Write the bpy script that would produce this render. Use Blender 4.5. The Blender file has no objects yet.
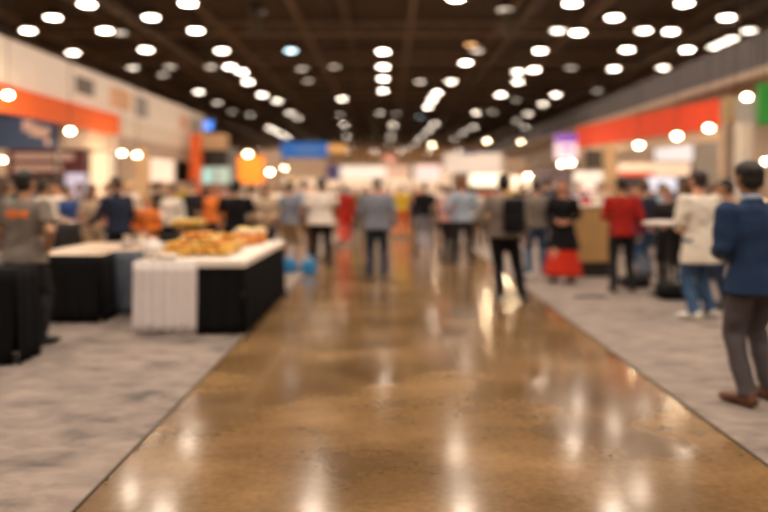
import bpy, bmesh, math, random
import numpy as np
from mathutils import Vector, Matrix, noise
random.seed(11)
PI = math.pi
sc = bpy.context.scene
COL = sc.collection

# ------------------------------------------------------------------ camera, world, exposure
F = 750.0; CX = 388.0; HY = 188.0; CH = 1.6
cam_d = bpy.data.cameras.new('camera')
cam = bpy.data.objects.new('camera', cam_d); COL.objects.link(cam)
cam.location = (0, 0, CH); cam.rotation_euler = (PI/2, 0, 0)
cam_d.sensor_width = 36; cam_d.lens = F*36/768
cam_d.shift_x = (384-CX)/768; cam_d.shift_y = -(256-HY)/768
cam_d.clip_end = 400
cam_d.dof.use_dof = True
cam_d.dof.focus_distance = 3.0
cam_d.dof.aperture_fstop = 0.80
cam_d.dof.aperture_ratio = 0.82
sc.camera = cam
w = bpy.data.worlds.new('world'); sc.world = w; w.use_nodes = True
w.node_tree.nodes['Background'].inputs[0].default_value = (0.9, 0.75, 0.6, 1)
w.node_tree.nodes['Background'].inputs[1].default_value = 0.05
sc.view_settings.view_transform = 'Standard'; sc.view_settings.look = 'None'
sc.view_settings.gamma = 1; sc.view_settings.use_curve_mapping = False
sc.view_settings.exposure = 1.05
BAY = 18.0; SPOT = 430.0          # radiance of the high bay lenses
GLOBE = 14.0; GLOBE_W = 16.0        # radiance of the warm booth globes
try:
    sc.cycles.max_bounces = 6; sc.cycles.diffuse_bounces = 3; sc.cycles.glossy_bounces = 3
    sc.cycles.sample_clamp_indirect = 4.0; sc.cycles.use_denoising = True
except Exception: pass

def P(px, py, Y): return Vector(((px-CX)/F*Y, Y, CH+(HY-py)/F*Y))
def PX(px, Y): return (px-CX)/F*Y

# ------------------------------------------------------------------ materials
MATS = {}
def mat(name, col, rough=.7, metal=0, var=.12, scale=6, bump=0, emit=None, estr=0, sheen=0, spec=None):
    if name in MATS: return MATS[name]
    m = bpy.data.materials.new(name); m.use_nodes = True
    nt = m.node_tree; b = nt.nodes['Principled BSDF']
    tc = nt.nodes.new('ShaderNodeTexCoord'); nz = nt.nodes.new('ShaderNodeTexNoise')
    nz.inputs['Scale'].default_value = scale; nz.inputs['Detail'].default_value = 4
    nt.links.new(tc.outputs['Object'], nz.inputs['Vector'])
    mx = nt.nodes.new('ShaderNodeMix'); mx.data_type = 'RGBA'
    mx.inputs[6].default_value = (*[c*(1-var) for c in col], 1)
    mx.inputs[7].default_value = (*[min(1, c*(1+var)) for c in col], 1)
    nt.links.new(nz.outputs['Fac'], mx.inputs[0]); nt.links.new(mx.outputs[2], b.inputs['Base Color'])
    b.inputs['Roughness'].default_value = rough; b.inputs['Metallic'].default_value = metal
    if spec is not None: b.inputs['Specular IOR Level'].default_value = spec
    if sheen: b.inputs['Sheen Weight'].default_value = sheen
    if bump:
        bp = nt.nodes.new('ShaderNodeBump'); bp.inputs['Strength'].default_value = bump
        nt.links.new(nz.outputs['Fac'], bp.inputs['Height']); nt.links.new(bp.outputs[0], b.inputs['Normal'])
    if emit:
        b.inputs['Emission Color'].default_value = (*emit, 1); b.inputs['Emission Strength'].default_value = estr
    MATS[name] = m; return m

def mat_concrete():
    m = bpy.data.materials.new('polished_concrete'); m.use_nodes = True
    nt = m.node_tree; b = nt.nodes['Principled BSDF']; N = nt.nodes.new; L = nt.links.new
    tc = N('ShaderNodeTexCoord'); mp = N('ShaderNodeMapping'); mp.inputs['Scale'].default_value = (.8, 1.0, 1)
    L(tc.outputs['Object'], mp.inputs[0])
    n1 = N('ShaderNodeTexNoise'); n1.inputs['Scale'].default_value = 1.3; n1.inputs['Detail'].default_value = 4; n1.inputs['Roughness'].default_value = .5
    n1.inputs['Distortion'].default_value = .15
    n2 = N('ShaderNodeTexNoise'); n2.inputs['Scale'].default_value = 22; n2.inputs['Detail'].default_value = 5
    L(mp.outputs[0], n1.inputs[0]); L(tc.outputs['Object'], n2.inputs[0])
    ad = N('ShaderNodeMath'); ad.operation = 'MULTIPLY_ADD'; L(n2.outputs['Fac'], ad.inputs[0]); ad.inputs[1].default_value = .3; L(n1.outputs['Fac'], ad.inputs[2])
    cr = N('ShaderNodeValToRGB'); L(ad.outputs[0], cr.inputs[0])
    e = cr.color_ramp.elements
    e[0].position = .38; e[0].color = (.095, .052, .021, 1)
    e[1].position = .84; e[1].color = (.31, .185, .082, 1)
    k = e.new(.60); k.color = (.175, .101, .041, 1)
    L(cr.outputs[0], b.inputs['Base Color'])
    rr = N('ShaderNodeMapRange'); L(n1.outputs['Fac'], rr.inputs[0]); rr.inputs[1].default_value = .3; rr.inputs[2].default_value = .7
    rr.inputs[3].default_value = .165; rr.inputs[4].default_value = .18; L(rr.outputs[0], b.inputs['Roughness'])
    bp = N('ShaderNodeBump'); bp.inputs['Strength'].default_value = .004; bp.inputs['Distance'].default_value = .01
    b.inputs['IOR'].default_value = 1.5; b.inputs['Coat Weight'].default_value = .3; b.inputs['Coat Roughness'].default_value = .09
    return m
def mat_carpet():
    m = bpy.data.materials.new('taupe_carpet'); m.use_nodes = True
    nt = m.node_tree; b = nt.nodes['Principled BSDF']; N = nt.nodes.new; L = nt.links.new
    tc = N('ShaderNodeTexCoord'); mp = N('ShaderNodeMapping'); mp.inputs['Scale'].default_value = (.8, 1.3, 1); mp.inputs['Rotation'].default_value = (0, 0, .5)
    L(tc.outputs['Object'], mp.inputs[0])
    n1 = N('ShaderNodeTexNoise'); n1.inputs['Scale'].default_value = 4.2; n1.inputs['Detail'].default_value = 7; n1.inputs['Roughness'].default_value = .6; n1.inputs['Distortion'].default_value = .5
    L(mp.outputs[0], n1.inputs[0])
    n3 = N('ShaderNodeTexNoise'); n3.inputs['Scale'].default_value = .9; n3.inputs['Detail'].default_value = 3
    L(tc.outputs['Object'], n3.inputs[0])
    n2 = N('ShaderNodeTexNoise'); n2.inputs['Scale'].default_value = 90; n2.inputs['Detail'].default_value = 2
    L(tc.outputs['Object'], n2.inputs[0])
    ad = N('ShaderNodeMath'); ad.operation = 'MULTIPLY_ADD'; L(n3.outputs['Fac'], ad.inputs[0]); ad.inputs[1].default_value = .45; L(n1.outputs['Fac'], ad.inputs[2])
    cr = N('ShaderNodeValToRGB'); L(ad.outputs[0], cr.inputs[0]); e = cr.color_ramp.elements
    e[0].position = .54; e[0].color = (.05, .036, .03, 1)
    e[1].position = .88; e[1].color = (.285, .217, .178, 1)
    k = e.new(.65); k.color = (.155, .115, .098, 1)
    L(cr.outputs[0], b.inputs['Base Color'])
    b.inputs['Roughness'].default_value = .95; b.inputs['Sheen Weight'].default_value = .3
    bp = N('ShaderNodeBump'); bp.inputs['Strength'].default_value = .5; bp.inputs['Distance'].default_value = .004
    L(n2.outputs['Fac'], bp.inputs['Height']); L(bp.outputs[0], b.inputs['Normal'])
    return m

# ------------------------------------------------------------------ mesh helpers
class MB:
    def __init__(s): s.bm = bmesh.new()
    def box(s, c, d, rz=0, bev=0):
        r = bmesh.ops.create_cube(s.bm, size=1)
        M = Matrix.Translation(c) @ Matrix.Rotation(rz, 4, 'Z') @ Matrix.Diagonal((*d, 1))
        bmesh.ops.transform(s.bm, matrix=M, verts=r['verts'])
        if bev:
            es = list({e for v in r['verts'] for e in v.link_edges})
            bmesh.ops.bevel(s.bm, geom=es, offset=bev, segments=2, affect='EDGES', profile=.5)
        return s
    def span(s, a, b, bev=0):
        a = Vector(a); b = Vector(b)
        return s.box((a+b)/2, [abs(x) for x in (b-a)], 0, bev)
    def ell(s, c, r, seg=16, rot=None):
        q = bmesh.ops.create_uvsphere(s.bm, u_segments=seg, v_segments=max(6, seg*2//3), radius=1)
        M = Matrix.Translation(c) @ (rot or Matrix.Identity(4)) @ Matrix.Diagonal((*r, 1))
        bmesh.ops.transform(s.bm, matrix=M, verts=q['verts']); return q['verts']
    def tube(s, pts, rad, seg=12, ref=None):
        pts = [Vector(p) for p in pts]; n = len(pts); rings = []
        rad = [(r, r) if not isinstance(r, tuple) else r for r in rad]
        for i, p in enumerate(pts):
            t = (pts[min(i+1, n-1)] - pts[max(i-1, 0)]).normalized()
            rf = Vector(ref) if ref else Vector((0, 1, 0))
            if abs(t.dot(rf)) > .92: rf = Vector((0, 0, 1)) if abs(t.z) < .9 else Vector((1, 0, 0))
            u = t.cross(rf).normalized(); v = u.cross(t).normalized()
            rings.append([s.bm.verts.new(p + u*(rad[i][0]*math.cos(a)) + v*(rad[i][1]*math.sin(a))) for a in [2*PI*k/seg for k in range(seg)]])
        for i in range(n-1):
            for k in range(seg):
                s.bm.faces.new((rings[i][k], rings[i][(k+1) % seg], rings[i+1][(k+1) % seg], rings[i+1][k]))
        s.bm.faces.new(rings[0][::-1]); s.bm.faces.new(rings[-1])
        return s
    def lathe(s, prof, c=(0, 0, 0), seg=24):
        c = Vector(c); rings = []
        for r, z in prof:
            rings.append([s.bm.verts.new(c+Vector((max(r, 1e-4)*math.cos(2*PI*k/seg), max(r, 1e-4)*math.sin(2*PI*k/seg), z))) for k in range(seg)])
        for i in range(len(rings)-1):
            for k in range(seg):
                s.bm.faces.new((rings[i][k], rings[i][(k+1) % seg], rings[i+1][(k+1) % seg], rings[i+1][k]))
        s.bm.faces.new(rings[0][::-1]); s.bm.faces.new(rings[-1])
        return s
    def mesh(s, name, smooth=False):
        bmesh.ops.recalc_face_normals(s.bm, faces=s.bm.faces[:])
        me = bpy.data.meshes.new(name); s.bm.to_mesh(me); s.bm.free()
        if smooth: me.polygons.foreach_set('use_smooth', [True]*len(me.polygons))
        return me
    def build(s, name, m, parent=None, loc=(0, 0, 0), smooth=False):
        return link(name, s.mesh(name, smooth), m, parent, loc)
def link(name, me, m, parent=None, loc=(0, 0, 0)):
    o = bpy.data.objects.new(name, me); COL.objects.link(o); o.location = loc
    if m is not None:
        if not me.materials: me.materials.append(m)
        o.material_slots[0].link = 'OBJECT'; o.material_slots[0].material = m
    if parent: o.parent = parent
    return o
def tag(o, label=None, cat=None, group=None, kind=None):
    if label: o['label'] = label
    if cat: o['category'] = cat
    if group: o['group'] = group
    if kind: o['kind'] = kind
    return o
def thing(name, label, cat, loc=(0, 0, 0), rz=0, group=None):
    o = bpy.data.objects.new(name, None); COL.objects.link(o); o.location = loc; o.rotation_euler = (0, 0, rz)
    o.empty_display_size = .2
    return tag(o, label, cat, group)
def struct(mb, name, m): return tag(mb.build(name, m), kind='structure')

# ------------------------------------------------------------------ the hall
struct(MB().span((-34, -30, -.2), (34, 172, 0)), 'floor', mat_concrete())
carpet = mat_carpet()
def carpet_obj(x0, x1, y0, y1):
    mb = MB().span((x0, y0, .0), (x1, y1, .009)); o = mb.build('carpet', carpet); return o
tag(carpet_obj(-1.56, -12.5, -8, 26), 'mottled taupe carpet under the food tables left of the aisle', 'carpet')
tag(carpet_obj(2.19, 9, -8, 30), 'mottled taupe carpet right of the aisle under the standing visitors', 'carpet')
edge_m = mat('carpet_edge_strip', (.06, .045, .035), .5)
tag(MB().span((-1.56, -8, 0), (-1.548, 26, .011)).build('edge_strip', edge_m), 'thin dark strip along the edge of the left carpet', 'edge strip')
tag(MB().span((2.178, -8, 0), (2.19, 30, .011)).build('edge_strip', edge_m), 'thin dark strip along the edge of the right carpet', 'edge strip')
DECK = 10.6
deck = mat('dark_roof_deck', (.09, .064, .05), .9, var=.4, scale=.4)
struct(MB().span((-34, -30, DECK), (34, 172, DECK+.3)), 'ceiling', deck)
cw = mat('hall_wall_paint', (.34, .25, .19), .9)
dark_wall = mat('dark_wall_paint', (.09, .065, .05), .9)
struct(MB().span((-34.3, -30, 0), (-34, 172, DECK)), 'wall_left', dark_wall)
struct(MB().span((34, -30, 0), (34.3, 172, DECK)), 'wall_right', dark_wall)
struct(MB().span((-34, 172, 0), (34, 172.3, DECK)), 'wall_back', mat('back_wall_paint', (.75, .62, .5), .9))
struct(MB().span((-34, -30.3, 0), (34, -30, DECK)), 'wall_front', cw)
# partition on the right with the grey bulkhead over it
struct(MB().span((9.4, 13, 0), (9.7, 110, 4.45)), 'wall_partition', mat('cream_partition', (.50, .40, .31), .8))
struct(MB().span((9.0, 8, 4.5), (10.6, 110, 5.35)), 'trim_1', mat('grey_bulkhead', (.13, .12, .125), .7))
struct(MB().span((8.95, 8, 4.34), (9.5, 110, 4.5)), 'trim_2', mat('cream_trim', (.6, .47, .37), .6))
steel = mat('painted_roof_steel', (.34, .25, .195), .6, var=.3, scale=2)
steel2 = mat('dusty_grey_duct_metal', (.17, .135, .11), .55, metal=.2)
black = mat('black_metal', (.02, .018, .017), .45)
words = ['nearest', 'second nearest', 'third nearest', 'fourth nearest', 'fifth nearest', 'sixth nearest', 'seventh nearest', 'eighth nearest',
         'ninth nearest', 'tenth nearest', 'eleventh nearest', 'twelfth nearest', 'thirteenth nearest', 'fourteenth nearest', 'fifteenth nearest', 'sixteenth nearest',
         'seventeenth nearest', 'eighteenth nearest', 'nineteenth nearest', 'twentieth nearest']
for i in range(13):                       # open web trusses across the hall
    y = 31 + i*9
    t = thing('roof_truss', words[i]+' brown steel roof truss spanning the dark ceiling', 'truss', (0, y, 9.75), 0, 'steel roof trusses')
    MB().span((-34, -.09, .55), (34, .09, .7)).build('top_chord', steel, t)
    MB().span((-34, -.09, -.05), (34, .09, .1)).build('bottom_chord', steel, t)
    mb = MB(); k = -34
    while k < 33:
        mb.tube([(k, 0, .05), (k+1, 0, .6)], [.035, .035], 5); mb.tube([(k+1, 0, .6), (k+2, 0, .05)], [.035, .035], 5); k += 2
    mb.build('web', steel, t)
# ------------------------------------------------------------------ high bay lamps
HZ = 9.6
lens_mats = {}; spots = {}
def lens_mat(k, tint):
    key = (round(k, 2), tint)
    if key not in lens_mats:
        c = {'warm': (1, .83, .66), 'cool': (.62, .86, .95), 'amber': (1, .5, .2)}[tint]
        lens_mats[key] = mat('lamp_lens_%s_%d' % (tint, int(k*100)), (.8, .8, .8), .3, emit=c, estr=BAY*(k if k > .45 else .04+k**1.9*1.5))
    return lens_mats[key]
hb = MB().lathe([(.12, .42), (.14, .30), (.2, .22), (.37, .02), (.39, 0), (.36, 0), (.32, .03), (.1, .05)]).mesh('reflector_housing', True)
hl = MB().lathe([(.31, .035), (.31, .012), (.25, -.012), (.1, -.025), (.02, -.028)]).mesh('lens', True)
hc = MB().tube([(0, 0, .40), (0, 0, DECK-HZ)], [.02, .02], 6).mesh('hanger', False)
# (px, py, brightness, tint) of the lamps the photo shows, all hung at one height
LAMPS = [(87,5,1,'w'),(188,4,1,'w'),(53,18,.8,'w'),(151,18,.8,'w'),(28,31,.8,'w'),(105,31,1,'w'),(196,31,1,'w'),(73,53,.7,'w'),(146,50,.9,'w'),(133,68,.25,'w'),
 (222,51,.8,'w'),(163,75,.1,'w'),(170,67,.12,'w'),(211,67,.15,'w'),(230,67,1,'w'),(242,72,.9,'w'),(199,92,.6,'w'),(248,82,1,'w'),(217,103,.3,'w'),(262,95,.9,'w'),
 (250,115,.25,'w'),(232,112,.15,'w'),(277,101,.6,'w'),(290,113,.5,'w'),(269,128,1,'w'),(275,131,1,'w'),(281,134,1,'w'),(287,137,1,'w'),(298,118,.4,'w'),
 (291,51,.35,'c'),(302,69,.1,'w'),(308,81,.07,'w'),(334,67,.06,'w'),(342,99,.7,'w'),(340,115,.2,'w'),(383,52,.9,'w'),(383,67,.9,'w'),(383,79,.9,'w'),(383,91,.9,'w'),
 (380,113,.3,'w'),(396,114,.15,'w'),(393,125,.6,'w'),(391,136,.5,'w'),(389,144,.4,'w'),(344,125,.6,'w'),(347,136,.5,'w'),(351,146,.3,'w'),(420,82,.2,'w'),
 (437,93,1,'w'),(432,100,1,'w'),(428,107,1,'w'),(420,117,.1,'c'),(451,82,.6,'w'),(466,63,.8,'w'),(471,45,.15,'a'),(477,51,.12,'w'),(434,124,.7,'w'),(428,131,.7,'w'),
 (421,138,.6,'w'),(415,144,.5,'w'),(408,149,.4,'w'),(501,95,1,'w'),(476,113,.7,'w'),(474,127,.5,'w'),(464,132,.5,'w'),(455,139,.4,'w'),(492,112,.2,'w'),(516,100,.1,'w'),
 (572,4,1,'w'),(684,4,1,'w'),(614,18,.9,'w'),(727,18,.9,'w'),(540,51,.9,'w'),(558,31,.4,'w'),(578,33,1,'w'),(644,31,.7,'w'),(671,32,.9,'w'),(627,50,1,'w'),(687,50,1,'w'),
 (749,31,.4,'w'),(518,72,.6,'w'),(534,70,1,'w'),(518,82,.7,'w'),(614,69,.8,'w'),(663,68,.5,'w'),(571,68,.08,'w'),(597,91,.1,'w'),(690,76,.3,'w'),(620,98,.3,'w'),
 (556,95,.8,'w'),(543,104,.5,'w'),(528,114,.5,'w'),(517,121,.3,'w'),(525,127,.4,'w'),(714,47,.4,'w'),(732,39,.4,'w'),(723,43,.4,'w'),
 (120,33,.07,'w'),(45,60,.06,'w'),(257,12,.08,'w'),(505,10,.08,'w'),
 # lamps just above the frame, placed from their reflections in the floor
 (456,-1,.8,'w'),(130,-31,.8,'w'),(640,-30,.6,'w'),(318,-14,.35,'w')]
rows = [(-99, -15, 'row at the far left of the ceiling'), (-15, -10.5, 'row above the left booths'), (-10.5, -6.5, 'row above the white banner'), (-6.5, -2.0, 'row left of the centre row'),
        (-2.0, 1.4, 'centre row'), (1.4, 5.5, 'row right of the centre row'), (5.5, 9.5, 'row above the red fascia'), (9.5, 13.5, 'row beyond the grey bulkhead'), (13.5, 99, 'row at the far right of the ceiling')]
pl = []
for px, py, k, t in LAMPS:
    Y = F*(HZ-CH)/(HY-py); pl.append([PX(px, Y), Y, k, {'w': 'warm', 'c': 'cool', 'a': 'amber'}[t]])
pl += [[x, y, (1.0 if y > 8 else 1.1), 'warm'] for y in (25, 19, 13, 7, 0, -7) for x in (-12.5, -7.5, -2.5, 2.5, 7.5, 12.5)]  # unseen rows overhead and behind the camera, added to light the foreground
pl += [[-27+i*6, y, .6, 'warm'] for y in (158, 166) for i in range(10)]  # extra rows added at the far end to brighten the back wall
cnt = {}
for x, Y, k, t in sorted(pl, key=lambda q: q[1]):
    rw = next(r[2] for r in rows if r[0] <= x < r[1])
    cnt[rw] = cnt.get(rw, 0)+1
    n = cnt[rw]
    wd = words[n-1] if n <= len(words) else 'number %d' % n
    o = thing('high_bay_lamp', '%s lamp of the %s' % (wd if k > .35 else wd+' dim', rw), 'lamp', (x, Y, HZ), 0, 'high bay lamps under the roof')
    link('reflector_housing', hb, black, o); link('lens', hl, lens_mat(k, t), o); link('hanger', hc, black, o)
    key = (round(k, 1), t, Y > 155)
    if key not in spots:                # the light each lamp's reflector throws downwards, boosted in the added far rows
        ld = bpy.data.lights.new('lamp_beam', 'SPOT'); ld.energy = SPOT*(k*(8 if Y > 155 else 1) if k > .45 else .3*k); ld.spot_size = math.radians(150); ld.spot_blend = .7
        ld.shadow_soft_size = .3; ld.color = (1, .83, .67) if t != 'cool' else (.7, .9, 1); spots[key] = ld
    lo = bpy.data.objects.new('lamp_beam', spots[key]); COL.objects.link(lo); lo.parent = o; lo.location = (0, 0, -.06)

for x, r, z, lb in ((-11.9, .35, 9.9, 'long round duct running down the hall above the left booths'), (6.0, .28, 9.9, 'long round duct running down the hall right of the centre lamps'),
                    (15.5, .45, 9.9, 'thick round duct running down the hall at far right'), (-3.6, .16, 9.9, 'slim pipe running down the hall left of the centre lamps'),
                    (-21, .45, 9.9, 'thick round duct running down the hall at far left')):
    x = max([x+.05*q for q in range(-50, 51)], key=lambda v: min(min(abs(v-l[0]) for l in pl if 28 < l[1] < 155), r+.55)-.02*abs(v-x))
    t = thing('air_duct', lb, 'duct', (x, 0, z))
    MB().tube([(0, 29, 0), (0, 155, 0)], [r, r], 20, ref=(0, 0, 1)).build('duct_pipe', steel2, t, smooth=True)
    cm = MB().tube([(0, 0, 0), (0, .12, 0)], [r*1.08, r*1.08], 20, ref=(0, 0, 1)).mesh('duct_collar')
    hm = MB().span((-.02, .04, r*.9), (.02, .08, DECK-z)).mesh('duct_hanger')
    for k in range(10): link('duct_collar', cm, steel, t, (0, 34+k*12, 0)); link('duct_hanger', hm, steel, t, (0, 34+k*12, 0))

for i, x in enumerate(range(-30, 31, 5)):     # dusty purlins running the length of the hall under the deck
    q = x+.4; q = max([q+.1*j for j in range(-9, 10)], key=lambda v: min(min(abs(v-l[0]) for l in pl), .3)-.01*abs(v-q))
    o = MB().span((q-.11, 20, DECK-.34), (q+.11, 171, DECK)).build('roof_purlin', steel)
    tag(o, ['leftmost', 'second from left', 'third from left', 'fourth from left', 'fifth from left', 'sixth from left', 'middle', 'sixth from right', 'fifth from right', 'fourth from right', 'third from right', 'second from right', 'rightmost'][i]+' dusty brown purlin under the roof deck', 'beam', 'roof purlins')
for x, y, z, lb in ((-5.6, 32, 9.0, 'left one of two black loudspeaker clusters under the near trusses'), (5.1, 32, 9.0, 'right one of two black loudspeaker clusters under the near trusses')):
    t = thing('loudspeaker_cluster', lb, 'loudspeaker', (x, y, z), 0, 'hanging loudspeaker clusters')
    for k in range(3): MB().box((0, .06*k, -.36*k), (.5, .36, .34), 0, .02).build('speaker_box', steel2, t)
    MB().tube([(0, 0, .17), (0, 0, DECK-z)], [.02, .02], 6).build('cable', black, t)

# ------------------------------------------------------------------ people
SK = lambda n, c: mat(n, c, .5, var=.08, scale=20)
skin = {'light': SK('light_skin', (.62, .36, .24)), 'tan': SK('tan_skin', (.48, .25, .14)), 'brown': SK('brown_skin', (.24, .115, .06)), 'rosy': SK('rosy_skin', (.66, .32, .2))}
CL = {'black': (.007, .0065, .008), 'charcoal': (.022, .02, .023), 'navy': (.018, .024, .05), 'denim blue': (.05, .10, .19), 'dark denim': (.025, .04, .075), 'royal blue': (.03, .07, .22),
      'blue': (.021, .043, .105), 'light blue': (.32, .38, .48), 'blue grey': (.21, .225, .28), 'grey': (.20, .165, .14), 'brown grey': (.15, .115, .10), 'light grey': (.42, .38, .36), 'white': (.80, .72, .64),
      'cream': (.76, .68, .58), 'beige': (.45, .33, .23), 'khaki': (.36, .24, .13), 'red': (.36, .018, .012), 'bright red': (.62, .035, .015), 'orange': (.75, .2, .04), 'yellow': (.62, .42, .04),
      'purple': (.10, .045, .15), 'pink': (.55, .30, .27), 'green': (.06, .14, .05), 'brown': (.12, .06, .03), 'teal': (.03, .16, .17), 'maroon': (.16, .02, .025), 'slate': (.085, .07, .075)}
HAIR = {'black': (.008, .006, .005), 'dark brown': (.025, .013, .008), 'brown': (.07, .035, .018), 'auburn': (.24, .075, .02), 'blond': (.45, .27, .10), 'grey': (.22, .19, .17)}
def cloth(c): return mat('fabric_'+c.replace(' ', '_'), CL[c], .85, var=.15, scale=9, bump=.15, spec=.2)
def hairm(c): return mat('hair_'+c.replace(' ', '_'), HAIR[c], .55, var=.3, scale=60, bump=.4)
shoe_m = {'black': mat('black_shoe_leather', (.015, .013, .012), .4), 'white': mat('white_trainer', (.7, .66, .6), .6), 'brown': mat('brown_shoe_leather', (.13, .05, .022), .4), 'grey': mat('grey_trainer', (.25, .23, .22), .6)}
eye_m = mat('eye', (.03, .02, .015), .2); lip_m = mat('lips', (.35, .1, .08), .5)

TMP = bpy.data.scenes.new('workbench')  # scratch scene, removed below
def remesh(mb, voxel, smooth_it, warp, wrinkle=0, seed=0):
    me = mb.mesh('tmp'); o = bpy.data.objects.new('tmp', me); TMP.collection.objects.link(o)
    r = o.modifiers.new('r', 'REMESH'); r.mode = 'VOXEL'; r.voxel_size = voxel; r.adaptivity = 0; r.use_smooth_shade = True
    s = o.modifiers.new('s', 'SMOOTH'); s.factor = .5; s.iterations = smooth_it
    with bpy.context.temp_override(scene=TMP, view_layer=TMP.view_layers[0]): dg = bpy.context.evaluated_depsgraph_get(); dg.update()
    out = bpy.data.meshes.new_from_object(o.evaluated_get(dg))
    bpy.data.objects.remove(o); bpy.data.meshes.remove(me)
    n = len(out.vertices); co = np.empty(n*3, 'f'); out.vertices.foreach_get('co', co); co = co.reshape(-1, 3).astype('d')
    if wrinkle:
        nv = np.empty(n*3, 'f'); out.vertex_normals.foreach_get('vector', nv); nv = nv.reshape(-1, 3)
        x, y, z = co.T; q = seed*1.7
        f = np.sin(z*38+x*14+q+2*np.sin(x*17+y*9+q))*.35+np.sin(z*19-x*23+y*12+q*2+1.5*np.sin(z*11))*.4+np.sin(x*41+y*33+z*9+q)*.25
        co = co+nv*(f*wrinkle)[:, None]
    co = warp(co); out.vertices.foreach_set('co', co.astype('f').ravel()); out.update()
    out.polygons.foreach_set('use_smooth', [True]*len(out.polygons)); out.materials.clear()
    return out
def warp_mesh(me, warp):
    n = len(me.vertices); co = np.empty(n*3, 'f'); me.vertices.foreach_get('co', co)
    me.vertices.foreach_set('co', warp(co.reshape(-1, 3).astype('d')).astype('f').ravel()); me.update()

ARMS = {'down': ((.255, -.03, 1.14), (.26, .05, .90)), 'swing': ((.25, .05, 1.15), (.25, .24, .98)), 'back': ((.26, -.12, 1.17), (.26, -.12, .92)),
        'front': ((.25, .0, 1.15), (.09, .23, 1.07)), 'phone': ((.23, .07, 1.15), (.06, .27, 1.31)), 'table': ((.25, .10, 1.17), (.2, .35, 1.04)),
        'hip': ((.36, -.07, 1.19), (.20, .03, 1.04)), 'reach': ((.25, .18, 1.24), (.2, .43, 1.2)), 'pocket': ((.31, -.07, 1.16), (.2, .05, .97))}
LEGS = {'stand': ((.11, 0, 0), (-.11, .0, 0)), 'ease': ((.14, .05, 0), (-.12, -.04, 0)), 'stride': ((.08, .32, 0), (-.08, -.34, .11)), 'stride2': ((.08, -.34, .11), (-.08, .32, 0)), 'diagonal': ((.22, .06, 0), (-.04, -.14, .04)), 'step': ((.1, .18, 0), (-.1, -.18, .05)), 'wide': ((.2, 0, 0), (-.2, 0, 0))}
CACHE = {}
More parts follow.
